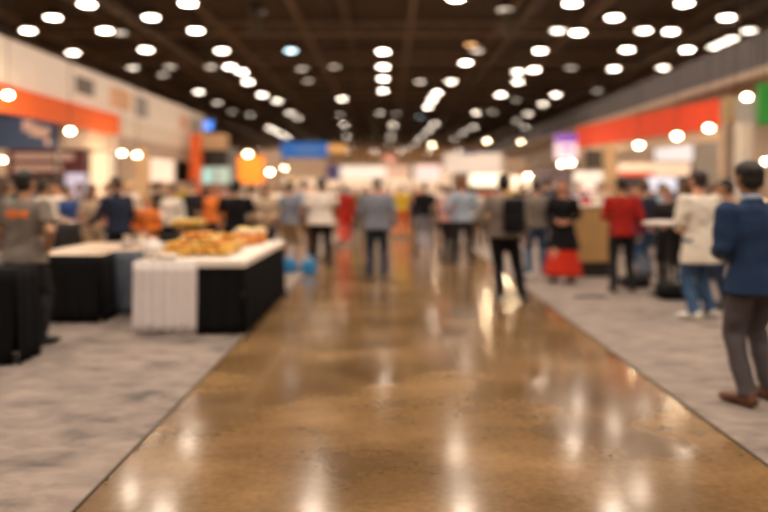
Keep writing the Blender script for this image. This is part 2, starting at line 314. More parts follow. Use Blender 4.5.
def person_meshes(arms, legs, top, hem, bottom, hair, lean, stout, detail):
    key = (arms, legs, top, hem, bottom, hair, lean, stout, detail)
    if key in CACHE: return CACHE[key]
    L = LEGS[legs]; drop = {'stride': .06, 'stride2': .06, 'step': .02}.get(legs, 0)
    lx, ly = lean if isinstance(lean, tuple) else (0, lean)
    st = stout
    def warp(co):
        x, y, z0 = co[:, 0], co[:, 1], co[:, 2]
        z = z0-drop; k = np.maximum(0, z-.9)
        zz = np.where(z0 > .9, z, np.maximum(z0-drop*np.maximum(0, (z0-.3)/.6), 0))
        return np.stack([x+lx*k, y+ly*k*(1+.25*k), zz], 1)
    idn = lambda c: c
    hips = []; chains = []
    for sx, (fx, fy, lift) in ((1, L[0]), (-1, L[1])):
        hip = Vector((sx*.092, 0, .93)); ank = Vector((fx, fy-.02, .09+lift))
        d = ank-hip; l1, l2 = .445, .43; D = min(d.length, l1+l2-.004)
        a = (l1*l1-l2*l2+D*D)/(2*D); h = math.sqrt(max(l1*l1-a*a, 0)); dn = d.normalized()
        fw = Vector((0, 1, 0)); fw = (fw - dn*fw.dot(dn)).normalized()
        knee = hip+dn*a+fw*h
        chains.append((sx, hip, knee, ank, lift))
    b = MB()
    b.tube([(0, 0, .86), (0, 0, .95), (0, 0, 1.08), (0, .0, 1.22), (0, 0, 1.34), (0, -.01, 1.43), (0, -.01, 1.485)],
           [(.13, .10), (.165*st, .11*st), (.14*st, .10*st), (.155*st, .11*st), (.17, .115), (.15, .085), (.06, .055)], 20)
    b.tube([(0, -.015, 1.45), (0, 0, 1.53), (0, .01, 1.60)], [.06, .055, .056], 14)
    b.ell((0, -.005, 1.672), (.074, .094, .088)); b.ell((0, .03, 1.615), (.056, .062, .066)); b.ell((0, .06, 1.575), (.028, .028, .022))
    b.ell((0, .102, 1.635), (.013, .018, .02), 8); b.ell((0, .088, 1.66), (.035, .012, .008), 8)
    for s in (1, -1): b.ell((s*.077, -.005, 1.645), (.010, .02, .03), 8)
    for sx, hip, knee, ank, lift in chains:
        b.tube([hip, hip.lerp(knee, .4), knee, knee.lerp(ank, .35), knee.lerp(ank, .85), ank], [.088, .078, .056, .056, .038, .04], 14); b.ell(hip, (.09, .09, .09), 12); b.ell(knee, (.055, .055, .055), 10)
        b.tube([(ank.x, ank.y-.045, .045+lift*.9), (ank.x*1.05, ank.y+.05, .045+lift*.55), (ank.x*1.15, ank.y+.14, .032), (ank.x*1.18, ank.y+.19, .025)], [(.033, .04), (.04, .04), (.045, .028), (.03, .018)], 10)
    armc = []
    for sx, nm in ((1, arms[0]), (-1, arms[1])):
        e, h = ARMS[nm]; sh = Vector((sx*.185, -.005, 1.415)); e = Vector((sx*e[0], e[1], e[2])); h = Vector((sx*h[0], h[1], h[2]))
        armc.append((sx, sh, e, h))
        b.ell(sh, (.058, .058, .058), 12); b.ell(e, (.042, .042, .042), 10)
        b.tube([sh, sh.lerp(e, .5), e, e.lerp(h, .4), h], [.053, .047, .040, .040, (.029, .024)], 12)
        d = (h-e).normalized(); n = Vector((-sx, 0, 0)); n = (n-d*n.dot(d)).normalized(); s = d.cross(n).normalized()
        if s.z < 0 or (abs(s.z) < .3 and s.y < 0): s = -s
        b.tube([h-d*.01, h+d*.03, h+d*.075, h+d*.095], [(.026, .02)]+[(.02, .04) if abs(n.dot(Vector((0, 1, 0)))) > .7 else (.04, .018)]*2+[(.036, .014) if abs(n.y) <= .7 else (.014, .036)], 10, ref=n)
        if detail:
            for k, ln in enumerate((.072, .08, .075, .058)):
                o0 = h+d*.082+s*(.030-.02*k)
                p1 = o0+d*ln*.45+n*.008; p2 = p1+d*ln*.3+n*.02; p3 = p2+d*ln*.12+n*.02
                b.tube([o0, p1, p2, p3], [.0095, .009, .0085, .007], 8, ref=n)
            t0 = h+d*.025+s*.028; b.tube([t0, t0+d*.03+s*.025+n*.008, t0+d*.06+s*.03+n*.02], [.012, .011, .008], 8, ref=n)
        else: b.tube([h+d*.08, h+d*.13+n*.015, h+d*.16+n*.04], [(.034, .012)]*2+[(.03, .01)], 8, ref=n)
    out = {}
    out['body'] = remesh(b, .0075 if detail else .013, 2, warp)
    # top garment
    t = MB(); w_ = .006
    hz = hem; hw = .275/.195 if hem < .65 else (1.16 if hem < .85 else 1.03)
    t.tube([(0, 0, hz), (0, 0, .5*(hz+.98)), (0, 0, 1.02), (0, .0, 1.1), (0, 0, 1.22), (0, 0, 1.34), (0, -.01, 1.425), (0, -.01, 1.475)],
           [(.195*st*hw, .14*st*hw), (.19*st*(1+(hw-1)*.6), .137*st*(1+(hw-1)*.6)), (.178*st, .128*st), (.165*st, .122*st), (.175*st, .13*st), (.192, .134), (.165, .1), (.075, .068)], 24)
    for sx, sh, e, h in armc:
        jk = .012 if top == 'jacket' else 0
        t.ell(sh, (.07, .07, .066), 12)
        if top == 'tee':
            q = sh.lerp(e, .72); t.tube([sh, sh.lerp(q, .5), q], [.070, .067, .066], 14)
        else:
            t.ell(e, (.052+jk,)*3, 10)
            t.tube([sh, sh.lerp(e, .5), e, e.lerp(h, .5), e.lerp(h, .97)], [.068+jk, .061+jk, .053+jk, .048+jk, .041+jk], 14)
    if top == 'jacket': t.tube([(0, -.012, 1.44), (0, -.01, 1.50)], [(.085, .08), (.07, .068)], 16)
    out['shirt'] = remesh(t, .014, 3, warp, .007, len(CACHE))
    # bottom garment
    q = MB()
    if bottom == 'skirt':
        prof = [(.15, 1.04), (.165, .95), (.19, .75), (.235, .5), (.29, .2), (.30, .12)]
        seg = 48; rings = []
        for r, z in prof:
            rings.append([q.bm.verts.new((r*(1+.05*math.sin(k*2*PI/seg*12)*(1.04-z))*math.cos(2*PI*k/seg), r*.8*(1+.05*math.sin(k*2*PI/seg*12)*(1.04-z))*math.sin(2*PI*k/seg), z)) for k in range(seg)])
        for i in range(len(rings)-1):
            for k in range(seg): q.bm.faces.new((rings[i][k], rings[i][(k+1) % seg], rings[i+1][(k+1) % seg], rings[i+1][k]))
        q.bm.faces.new(rings[0]); q.bm.faces.new(rings[-1])
        out['skirt'] = q.mesh('skirt', True)
    else:
        q.tube([(0, 0, .84), (0, 0, .93), (0, 0, 1.03), (0, 0, 1.06)], [(.15*st, .11), (.178*st, .125*st), (.165*st, .115*st), (.16*st, .11*st)], 20)
        for sx, hip, knee, ank, lift in chains:
            q.ell(hip, (.10, .105, .10), 12)
            if bottom == 'shorts': k2 = hip.lerp(knee, .97); q.tube([hip, hip.lerp(k2, .5), k2], [.104, .10, .098], 14)
            else:
                q.ell(knee, (.073,)*3, 10); e2 = knee.lerp(ank, .96)
                q.tube([hip, hip.lerp(knee, .45), knee, knee.lerp(ank, .5), e2, ank+Vector((0, 0, -.02))], [.102, .092, .073, .066, .062, .062], 14)
        out['shorts' if bottom == 'shorts' else 'trousers'] = remesh(q, .014, 3, warp, .006, 3+len(CACHE))
    for i, (sx, hip, knee, ank, lift) in enumerate(chains):
        s = MB()
        s.tube([(ank.x, ank.y-.065, .045+lift*.9), (ank.x, ank.y-.03, .055+lift*.9), (ank.x*1.05, ank.y+.05, .055+lift*.5), (ank.x*1.13, ank.y+.13, .042+lift*.1), (ank.x*1.18, ank.y+.2, .034), (ank.x*1.19, ank.y+.225, .028)],
               [(.034, .038), (.043, .05), (.048, .05), (.054, .038), (.044, .03), (.02, .018)], 12)
        s.tube([(ank.x, ank.y-.02, .05+lift*.9), (ank.x, ank.y-.015, .12+lift)], [.05, .045], 10)
        out['shoe%d' % i] = remesh(s, .009, 2, idn)
    h_ = MB(); vs = h_.ell((0, -.012, 1.682), (.081, .105, .098), 28); h_.ell((0, -.034, 1.632), (.074, .074, .074), 20)
    for v in vs:
        c = v.co; f = 0
        if c.y > .035 and c.z < 1.715: f = 1
        elif c.y > -.0 and c.z < 1.66: f = 1
        elif c.z < 1.60: f = 1
        if f: v.co = Vector((0, 0, 1.66)) + (c-Vector((0, 0, 1.66)))*.70
        else: v.co = c + (c-Vector((0, 0, 1.68))).normalized()*noise.noise(c*25)*.006
    if hair == 'long':
        h_.tube([(0, -.05, 1.72), (0, -.075, 1.62), (0, -.085, 1.50), (0, -.09, 1.38)], [(.07, .05), (.09, .05), (.095, .035), (.06, .015)], 16)
    if hair == 'bun': h_.ell((0, -.12, 1.72), (.045, .04, .045), 12)
    if hair == 'cap':
        h_.tube([(0, .07, 1.715), (0, .17, 1.70)], [(.07, .012), (.05, .006)], 12)
    me = h_.mesh('hair', True)
    warp_mesh(me, warp)
    out['hair'] = me
    for s in (1, -1):
        e_ = MB(); e_.ell((s*.029, .094, 1.652), (.011, .008, .006), 8)
        me = e_.mesh('eye', True); warp_mesh(me, warp); out['eye%d' % s] = me
    m_ = MB(); m_.ell((0, .092, 1.603), (.022, .008, .006), 8); me = m_.mesh('lips', True)
    warp_mesh(me, warp)
    out['lips'] = me
    if top == 'jacket' or top == 'polo':
        c_ = MB(); c_.tube([(0, -.01, 1.475), (0, -.004, 1.525)], [(.071, .068), (.066, .064)], 20); me = c_.mesh('collar', True)
        warp_mesh(me, warp)
        out['collar'] = me
    CACHE[key] = out; return out

used_labels = set()
def person(px, Y, label, yaw=0, ht=1.76, wd=1.0, sk='light', arms=('down', 'down'), legs='ease', top='long', hem=.92, bottom='trousers', hair='short',
           c_top='grey', c_bot='black', c_hair='dark brown', shoes='black', lean=.02, stout=1.0, detail=False, group=None, c_collar='white', z=.009):
    assert label not in used_labels, label
    used_labels.add(label)
    ms = person_meshes(tuple(arms), legs, top, hem, bottom, hair, lean, stout, detail)
    x = PX(px, Y)
    if -1.56 < x < 2.19: z = 0
    o = thing('person', label, 'person', (x, Y, z), math.radians(yaw), group)
    k = ht/1.76; o.scale = (k*wd, k*wd, k)
    link('body', ms['body'], skin[sk], o)
    link({'tee': 't_shirt', 'long': 'shirt', 'polo': 'shirt', 'jacket': 'jacket'}[top], ms['shirt'], cloth(c_top), o)
    for b in ('trousers', 'shorts', 'skirt'):
        if b in ms: link(b, ms[b], cloth(c_bot), o)
    link('shoe', ms['shoe0'], shoe_m[shoes], o); link('shoe', ms['shoe1'], shoe_m[shoes], o)
    link('cap' if hair == 'cap' else 'hair', ms['hair'], cloth(c_hair[4:]) if hair == 'cap' else hairm(c_hair), o)
    if abs(yaw) > 55: link('eye', ms['eye1'], eye_m, o); link('eye', ms['eye-1'], eye_m, o); link('lips', ms['lips'], lip_m, o)
    if 'collar' in ms: link('collar', ms['collar'], cloth(c_collar if top == 'jacket' else c_top), o)
    return o

# --- right side
person(756, 5.55, 'man in a blue blazer and grey-brown trousers at the right edge, back turned', yaw=16, ht=1.78, wd=1.1, sk='brown', arms=('swing', 'front'), legs='ease', top='jacket', hem=.80,
       c_top='blue', c_bot='slate', c_hair='black', shoes='brown', detail=True, c_collar='light blue', lean=(-.05, .03))
person(701, 9.1, 'man in a long cream sweater and blue jeans with white shoes', yaw=18, ht=1.80, wd=1.2, sk='rosy', arms=('front', 'front'), legs='ease', top='long', hem=.67,
       c_top='cream', c_bot='denim blue', c_hair='dark brown', shoes='white', lean=.05, detail=True)
person(727, 9.9, 'man in navy top and dark jeans between the cream sweater and the blue blazer', yaw=60, ht=1.7, sk='tan', arms=('down', 'front'), c_top='navy', c_bot='dark denim', c_hair='black')
person(622, 11.4, 'man in a red long-sleeved shirt and black trousers, back turned', yaw=-8, ht=1.76, wd=1.08, sk='tan', arms=('down', 'front'), legs='ease', c_top='red', c_bot='charcoal', c_hair='black', hem=.86, detail=True)
person(563, 12.65, 'woman with auburn hair in a black top and long bright red skirt', yaw=165, ht=1.70, wd=1.08, sk='rosy', arms=('front', 'front'), bottom='skirt', hair='long', c_top='black', c_bot='bright red', c_hair='auburn', hem=.58, detail=True)
person(536, 13.2, 'man in a light grey shirt and blue jeans beside the red skirt, back turned', yaw=-5, ht=1.74, wd=1.12, sk='tan', arms=('front', 'pocket'), top='long', c_top='grey', c_bot='denim blue', c_hair='dark brown', shoes='white', hem=.9)
walker = person(504, 10.5, 'man in a grey shirt and black trousers striding down the aisle with a black backpack', yaw=-10, ht=1.78, wd=1.14, sk='tan', arms=('down', 'pocket'), legs='diagonal', top='long',
       c_top='grey', c_bot='black', c_hair='black', hem=.9, detail=True)
person(463, 15.6, 'man with auburn hair in a light blue shirt and black trousers, back turned', yaw=0, ht=1.80, wd=1.15, sk='rosy', arms=('front', 'pocket'), legs='ease', top='long', c_top='light blue', c_bot='charcoal', c_hair='auburn', hem=.88)
person(446, 16.4, 'person in a pale pink shirt and black trousers left of the light blue shirt', yaw=-40, ht=1.66, sk='tan', arms=('front', 'front'), legs='stand', top='tee', c_top='pink', c_bot='charcoal', c_hair='dark brown')
person(425, 19, 'man in a black polo shirt and slate trousers walking away down the middle', yaw=0, ht=1.76, wd=1.1, sk='rosy', arms=('down', 'down'), legs='step', top='polo', c_top='black', c_bot='blue grey', c_hair='brown')
person(377, 13.2, 'man in a blue-grey shirt and dark jeans standing mid aisle, back turned', yaw=0, ht=1.78, wd=1.16, sk='rosy', arms=('down', 'front'), legs='stand', top='long', c_top='blue grey', c_bot='dark denim', c_hair='grey', hem=.86, stout=1.05, detail=True)
person(321, 15.2, 'man in a white t-shirt and black trousers left of mid aisle, back turned', yaw=3, ht=1.80, wd=1.22, sk='brown', arms=('front', 'down'), legs='stand', top='tee', c_top='white', c_bot='black', c_hair='black', hem=.84, stout=1.05)
person(290, 14.6, 'man in a blue-grey shirt and khaki shorts beside the blue bags', yaw=-20, ht=1.72, wd=1.08, sk='tan', arms=('front', 'down'), legs='ease', top='tee', bottom='shorts', c_top='blue grey', c_bot='khaki', c_hair='brown', shoes='grey')
person(303, 17.5, 'man in a light blue shirt behind the khaki shorts', yaw=10, ht=1.78, sk='tan', top='long', c_top='light blue', c_bot='brown', c_hair='brown')
person(293, 21, 'person in a yellow cap and beige shirt beyond the blue bags', yaw=170, ht=1.86, sk='tan', hair='cap', c_hair='cap yellow', c_top='beige', c_bot='khaki')
# --- left side
person(236, 12.3, 'man in a black shirt standing behind the far end of the food table', yaw=10, ht=1.72, wd=1.12, sk='tan', arms=('table', 'table'), top='tee', c_top='black', c_bot='black', c_hair='black')
person(264, 14.2, 'person in a beige jacket right of the black shirt', yaw=-150, ht=1.66, wd=1.05, sk='tan', arms=('front', 'front'), top='jacket', c_top='beige', c_bot='charcoal', c_hair='black', c_collar='charcoal')
gman = person(24, 7.55, 'man in a grey t-shirt with an orange print on the back at the left edge', yaw=-12, ht=1.76, wd=1.13, sk='tan', arms=('pocket', 'front'), top='tee', c_top='grey', c_bot='charcoal', c_hair='black', hem=.84, detail=True)
person(119, 11.45, 'man in a navy polo shirt leaning to the left behind the dark blue table', yaw=62, ht=1.76, wd=1.12, sk='rosy', arms=('front', 'table'), top='polo', c_top='navy', c_bot='black', c_hair='brown', lean=.07, detail=True)
person(92, 12.2, 'woman with brown hair in a beige top facing the navy polo shirt', yaw=-120, ht=1.64, sk='tan', arms=('front', 'phone'), hair='long', top='tee', c_top='beige', c_bot='khaki', c_hair='brown')
person(44, 12.4, 'person in a white shirt beyond the grey t-shirt', yaw=-30, ht=1.72, wd=1.1, sk='tan', top='long', c_top='white', c_bot='charcoal', c_hair='dark brown', arms=('front', 'down'))
person(68, 14.4, 'man in a royal blue shirt behind the low beige counter', yaw=-140, ht=1.62, wd=1.05, sk='tan', top='tee', c_top='royal blue', c_bot='charcoal', c_hair='black', arms=('front', 'down'))
person(147, 11.9, 'woman in an orange cardigan over a dark skirt behind the dark blue table', yaw=175, ht=1.50, sk='rosy', arms=('front', 'front'), bottom='skirt', hair='long', top='long', c_top='orange', c_bot='charcoal', c_hair='blond')
person(172, 14.5, 'woman in a white shirt with dark hair behind the raised tray', yaw=160, ht=1.66, sk='tan', hair='bun', top='long', c_top='white', c_bot='black', c_hair='dark brown', arms=('front', 'down'))
person(8, 14.0, 'person in a light blue shirt at the left edge behind the grey t-shirt', yaw=-60, ht=1.70, sk='tan', top='long', c_top='teal', c_bot='navy', c_hair='brown')
person(214, 15.5, 'woman with auburn hair in a bright red blouse near the orange pillar', yaw=150, ht=1.68, sk='rosy', hair='long', top='long', c_top='orange', c_bot='charcoal', c_hair='auburn')
person(193, 16.5, 'man in a dark jacket left of the orange blouse', yaw=-130, ht=1.74, sk='tan', top='jacket', c_top='charcoal', c_bot='black', c_hair='black', arms=('front', 'down'))
person(158, 17.5, 'man in a charcoal shirt between the white blouse and the tan post', yaw=-30, ht=1.74, sk='tan', top='tee', c_top='charcoal', c_bot='black', c_hair='brown')
# --- group around the right hand table
person(645, 13.2, 'man in a navy shirt and blue jeans just behind the red shirt', yaw=20, ht=1.72, sk='tan', c_top='navy', c_bot='denim blue', c_hair='brown', arms=('down', 'front'))
person(670, 12.1, 'person in a grey top with brown hair bending over the white high table', yaw=140, ht=1.62, sk='rosy', c_top='charcoal', c_bot='black', c_hair='brown', arms=('table', 'front'), lean=.2, legs='ease')
person(683, 14.3, 'man in a dark shirt behind the cream sweater', yaw=-160, ht=1.74, sk='brown', c_top='slate', c_bot='black', c_hair='black', arms=('front', 'front'))
person(714, 13.0, 'woman in a maroon top left of the blue blazer, among the booths', yaw=-150, ht=1.66, sk='rosy', c_top='maroon', c_bot='black', c_hair='dark brown', hair='long')
person(600, 17.0, 'man in a white shirt behind the tan counter', yaw=175, ht=1.72, sk='tan', c_top='white', c_bot='black', c_hair='dark brown', arms=('front', 'front'))
person(578, 18.5, 'person in a purple shirt behind the tan counter', yaw=170, ht=1.74, sk='tan', c_top='purple', c_bot='black', c_hair='brown')
person(661, 16, 'person in a light blue shirt deep in the booth with the white board', yaw=-170, ht=1.70, sk='tan', c_top='light blue', c_bot='navy', c_hair='black')
person(548, 17.5, 'person in a navy shirt between the grey shirt and the red skirt', yaw=0, ht=1.84, wd=1.1, sk='tan', c_top='navy', c_bot='charcoal', c_hair='dark brown')
# --- far crowd down the aisle
crowd = [(345, 21, 'red', 'bright red', 'brown', 10), (402, 24, 'yellow', 'orange', 'black', 0), (413, 26, 'purple', 'navy', 'brown', 180), (356, 27, 'green', 'charcoal', 'brown', 175),
 (335, 25, 'brown grey', 'brown', 'black', -20), (391, 30, 'pink', 'beige', 'brown', 180), (366, 33, 'maroon', 'charcoal', 'black', 5), (440, 27, 'white', 'black', 'dark brown', 170),
 (480, 20, 'cream', 'brown', 'dark brown', 180), (474, 25, 'navy', 'charcoal', 'brown', 0), (487, 29, 'red', 'black', 'black', 180), (520, 22, 'black', 'navy', 'black', 185),
 (525, 27, 'beige', 'charcoal', 'brown', 0), (310, 28, 'orange', 'charcoal', 'dark brown', 190), (318, 33, 'charcoal', 'brown', 'brown', 0), (279, 24, 'white', 'navy', 'black', 180),
 (268, 20, 'green', 'khaki', 'auburn', 160), (250, 18, 'cream', 'charcoal', 'dark brown', -30), (255, 27, 'light grey', 'black', 'black', 170), (236, 23, 'teal', 'black', 'brown', 150),
 (222, 27, 'pink', 'navy', 'brown', 180), (203, 22, 'charcoal', 'beige', 'grey', 180), (185, 24, 'yellow', 'black', 'dark brown', 170), (150, 22, 'light blue', 'brown', 'black', 180),
 (128, 19, 'white', 'charcoal', 'blond', 190), (107, 16.5, 'maroon', 'black', 'black', 160), (80, 15.7, 'grey', 'navy', 'brown', 180), (58, 15.9, 'cream', 'black', 'black', 150),
 (30, 15.4, 'navy', 'khaki', 'grey', 30), (375, 42, 'white', 'beige', 'brown', 0), (352, 45, 'blue grey', 'navy', 'black', 0), (400, 48, 'black', 'brown', 'brown', 0), (418, 40, 'orange', 'navy', 'grey', 180),
 (437, 44, 'beige', 'black', 'black', 0), (453, 36, 'teal', 'charcoal', 'brown', 180), (468, 37, 'maroon', 'beige', 'black', 0), (498, 36, 'light grey', 'navy', 'brown', 180),
 (510, 33, 'yellow', 'charcoal', 'auburn', 0), (540, 26, 'pink', 'black', 'dark brown', 180), (555, 24, 'cream', 'navy', 'grey', 10), (590, 21, 'orange', 'navy', 'black', 170), (610, 19, 'green', 'black', 'brown', 180),
 (635, 18.5, 'blue grey', 'charcoal', 'dark brown', 150), (648, 20, 'brown grey', 'black', 'grey', 180), (700, 17, 'royal blue', 'brown', 'brown', 185), (727, 16, 'beige', 'black', 'dark brown', 180),
 (760, 14.5, 'white', 'brown', 'black', 200), (327, 40, 'red', 'navy', 'brown', 180), (300, 38, 'cream', 'brown', 'grey', 0), (285, 34, 'royal blue', 'black', 'black', 180),
 (383, 55, 'red', 'charcoal', 'grey', 0), (362, 60, 'yellow', 'brown', 'brown', 180), (412, 58, 'white', 'navy', 'grey', 0), (446, 55, 'red', 'beige', 'brown', 180), (425, 70, 'blue grey', 'beige', 'black', 0), (340, 70, 'white', 'black', 'brown', 0)]
variants = [dict(arms=('down', 'down'), legs='step', top='long'), dict(arms=('front', 'front'), legs='ease', top='tee'), dict(arms=('down', 'front'), legs='ease', top='long'), dict(arms=('phone', 'down'), legs='stand', top='tee'), dict(arms=('swing', 'back'), legs='stride', top='long')]
def where(px, Y):
    if px < 140: return 'in the left booths'
    if px < 275: return 'by the orange panels on the left'
    if px < 345: return 'under the blue hanging sign'
    if px < 430: return 'far down the middle of the aisle'
    if px < 530: return 'far down the right of the aisle'
    if px < 660: return 'under the red fascia'
    return 'behind the visitors at right'
for i, (px, Y, a, b, h, yaw) in enumerate(crowd):
    v = dict(variants[i % 5])
    person(px, Y, 'visitor in a %s top and %s trousers %s' % (a, b, where(px, Y)), yaw=yaw, ht=1.60+.22*random.random(), wd=1+.18*random.random(), sk=random.choice(['light', 'tan', 'rosy', 'brown']),
           c_top=a, c_bot=b, c_hair=h, group='distant visitors', **v)

# carried things
px_, bk = walker.location, cloth('black')
t = thing('backpack', 'black backpack slung on the right shoulder of the striding man', 'backpack', (px_.x+.10, px_.y-.245, 0), math.radians(-12))
MB().box((0, -.03, 1.22), (.30, .16, .46), 0, .05).build('bag_body', bk, t, smooth=True)
MB().box((0, -.12, 1.12), (.22, .05, .22), 0, .02).build('front_pocket', bk, t, smooth=True)
MB().tube([(.07, .05, 1.40), (.08, .13, 1.50), (.08, .24, 1.46), (.08, .30, 1.3), (.1, .28, 1.12), (.1, .05, 1.03)], [(.03, .008)]*6, 8).build('strap', bk, t)
MB().tube([(-.04, -.03, 1.44), (-.03, -.03, 1.485), (.03, -.03, 1.485), (.04, -.03, 1.44)], [.01]*4, 6).build('handle', bk, t)
# orange print on the grey t-shirt (a part of that man)
mb = MB(); rs = []
for i in range(13):
    for j in range(5): rs.append(mb.bm.verts.new(((i-6)*.02, -.139-.004+abs(i-6)**2*.0009 - .0, 1.335+(j-2)*.02*(1-.3*math.sin(i*.9))-.00*i)))
for i in range(12):
    for j in range(4): mb.bm.faces.new((rs[i*5+j], rs[i*5+j+1], rs[i*5+j+6], rs[i*5+j+5]))
o = mb.build('shirt_print', mat('orange_print', (.7, .16, .03), .7), gman); o['label'] = 'orange printed emblem'
sm = o.modifiers.new('s', 'SHRINKWRAP'); sm.target = [c for c in gman.children if c.name.startswith('t_shirt')][0]; sm.offset = .004; sm.wrap_method = 'NEAREST_SURFACEPOINT'

# ------------------------------------------------------------------ draped tables
def pleats(x0, y0, x1, y1, z0, z1, n, amp, flare=.03, out=(0, -1)):
    """vertices of one pleated run of cloth"""
    mb = MB(); d = Vector((x1-x0, y1-y0, 0)); L = d.length; seg = n*8; Zs = 7; g = []
    o = Vector((out[0], out[1], 0))
    for i in range(seg+1):
        s = i/seg; row = []
        for j in range(Zs+1):
            q = j/Zs; z = z1+(z0-z1)*q
            a = amp*(.25+.75*q)*math.sin(s*n*2*PI+.6*math.sin(s*7)) + flare*q
            row.append(mb.bm.verts.new(Vector((x0, y0, z))+d*s+o*a))
        g.append(row)
    for i in range(seg):
        for j in range(Zs): mb.bm.faces.new((g[i][j], g[i][j+1], g[i+1][j+1], g[i+1][j]))
    return mb
def solid(o, th=.006):
    m = o.modifiers.new('solid', 'SOLIDIFY'); m.thickness = th; m.offset = 1
    return o
white_c = mat('white_table_linen', (.74, .67, .66), .85, var=.05, bump=.05)
white_top = mat('white_table_top_cloth', (.75, .66, .58), .8, var=.05)
black_c = mat('black_table_skirt', (.006, .006, .007), .9, var=.2, spec=.15)
navy_c = mat('dark_blue_table_skirt', (.10, .12, .155), .85)
beige_top = mat('pale_wood_laminate', (.62, .46, .33), .45, var=.12, scale=3)
def table_frame(name, label, x0, x1, y0, y1, h, group=None, topm=None):
    t = thing(name, label, 'table', ((x0+x1)/2, (y0+y1)/2, .009)); a, b = (x1-x0)/2, (y1-y0)/2
    MB().span((-a, -b, h-.04), (a, b, h), .006).build('tabletop', topm or beige_top, t)
    for sx in (-1, 1):
        for sy in (-1, 1): MB().tube([(sx*(a-.08), sy*(b-.08), 0), (sx*(a-.08), sy*(b-.08), h-.04)], [.02, .02], 8).build('leg', black, t)
    return t
def skirt(label, x0, x1, y0, y1, h, m, sides='frbl', group=None, fx0=None, fx1=None, name='table_skirt'):
    t = thing(name, label, 'table skirt', ((x0+x1)/2, (y0+y1)/2, .009)); a, b = (x1-x0)/2+.012, (y1-y0)/2+.012
    n = lambda L: max(3, int(L*7))
    c0 = -a if fx0 is None else fx0-(x0+x1)/2; c1 = a if fx1 is None else fx1-(x0+x1)/2
    if 'f' in sides: solid(pleats(c0, -b, c1, -b, .012, h, n(c1-c0), .022).build('front_drape', m, t, smooth=True))
    if 'r' in sides: solid(pleats(a, -b, a, b, .012, h, n(2*b), .022, out=(1, 0)).build('side_drape', m, t, smooth=True))
    if 'l' in sides: solid(pleats(-a, b, -a, -b, .012, h, n(2*b), .022, out=(-1, 0)).build('side_drape', m, t, smooth=True))
    if 'b' in sides: solid(pleats(a, b, -a, b, .012, h, n(2*a), .022, out=(0, 1)).build('back_drape', m, t, smooth=True))
    return t
TX0, TX1, TY0, TY1, TH = -2.73, -1.59, 8.17, 11.3, .785
table_frame('food_table', 'long food table with a white top beside the aisle', TX0, TX1, TY0, TY1, TH)
skirt('black pleated skirt around the aisle side of the food table', TX0, TX1, TY0, TY1, TH, black_c, 'frlb', fx0=-2.07)
t = thing('tablecloth', 'white cloth over the food table top hanging down the front left', 'tablecloth', ((TX0+TX1)/2, (TY0+TY1)/2, 0))
a, b = (TX1-TX0)/2+.03, (TY1-TY0)/2+.03
MB().span((-a, -b, TH+.009), (a, b, TH+.02), .004).build('cloth_top', white_top, t)
MB().span((-a, -b-.004, TH-.05), (a, -b, TH+.018)).build('cloth_edge', white_top, t); MB().span((a, -b, TH-.05), (a+.004, b, TH+.018)).build('cloth_edge', white_top, t)
solid(pleats(-a, -b-.002, -2.07-(TX0+TX1)/2, -b-.002, .02, TH+.01, 6, .022).build('front_drape', white_c, t, smooth=True))
BX0, BX1 = -4.22, -3.40
table_frame('draped_table', 'pale-topped table with black skirt left of the white cloth', BX0, BX1, 8.85, 9.28, .80)
skirt('black pleated skirt on the pale-topped table', BX0, BX1, 8.85, 9.28, .80, black_c)
table_frame('draped_table', 'pale-topped table with dark blue skirt behind the black-skirted table', -4.3, -3.19, 9.42, 10.95, .80)
skirt('dark blue skirt on the table between the black skirt and the food table', -4.3, -3.19, 9.42, 10.95, .80, navy_c)
table_frame('draped_table', 'low black-draped table at the left edge in front of the grey t-shirt', -4.0, -3.36, 6.75, 7.15, .85, topm=black_c)
skirt('black drape with flared corners at the left edge nearest the camera', -4.0, -3.36, 6.75, 7.15, .86, black_c)
table_frame('counter_table', 'narrow beige-topped counter behind the pale-topped tables', -6.1, -5.2, 13.0, 13.6, 1.0)
skirt('dark skirt on the narrow beige-topped counter', -6.1, -5.2, 13.0, 13.6, 1.0, mat('charcoal_cloth', (.04, .035, .035), .9))
table_frame('draped_table', 'black-topped table under the raised yellow tray', -3.75, -3.0, 12.3, 13.0, .80, topm=black_c)
skirt('black skirt on the table under the raised yellow tray', -3.75, -3.0, 12.3, 13.0, .80, black_c)
# folding chair beside the left edge
t = thing('folding_chair', 'black folding chair at the left edge behind the flared drape', 'chair', (-3.45, 6.35, .009), math.radians(100))
MB().box((0, 0, .45), (.42, .40, .04), 0, .015).build('seat', black, t); MB().box((0, -.22, .74), (.42, .03, .22), 0, .012).build('backrest', black, t)
for s in (-1, 1):
    MB().tube([(s*.2, -.24, .84), (s*.2, -.2, .45), (s*.2, .2, .0)], [.013]*3, 8).build('leg', black, t); MB().tube([(s*.18, .16, .43), (s*.18, -.22, 0)], [.013]*2, 8).build('leg', black, t)
t.location = (-4.75, 6.9, .014)

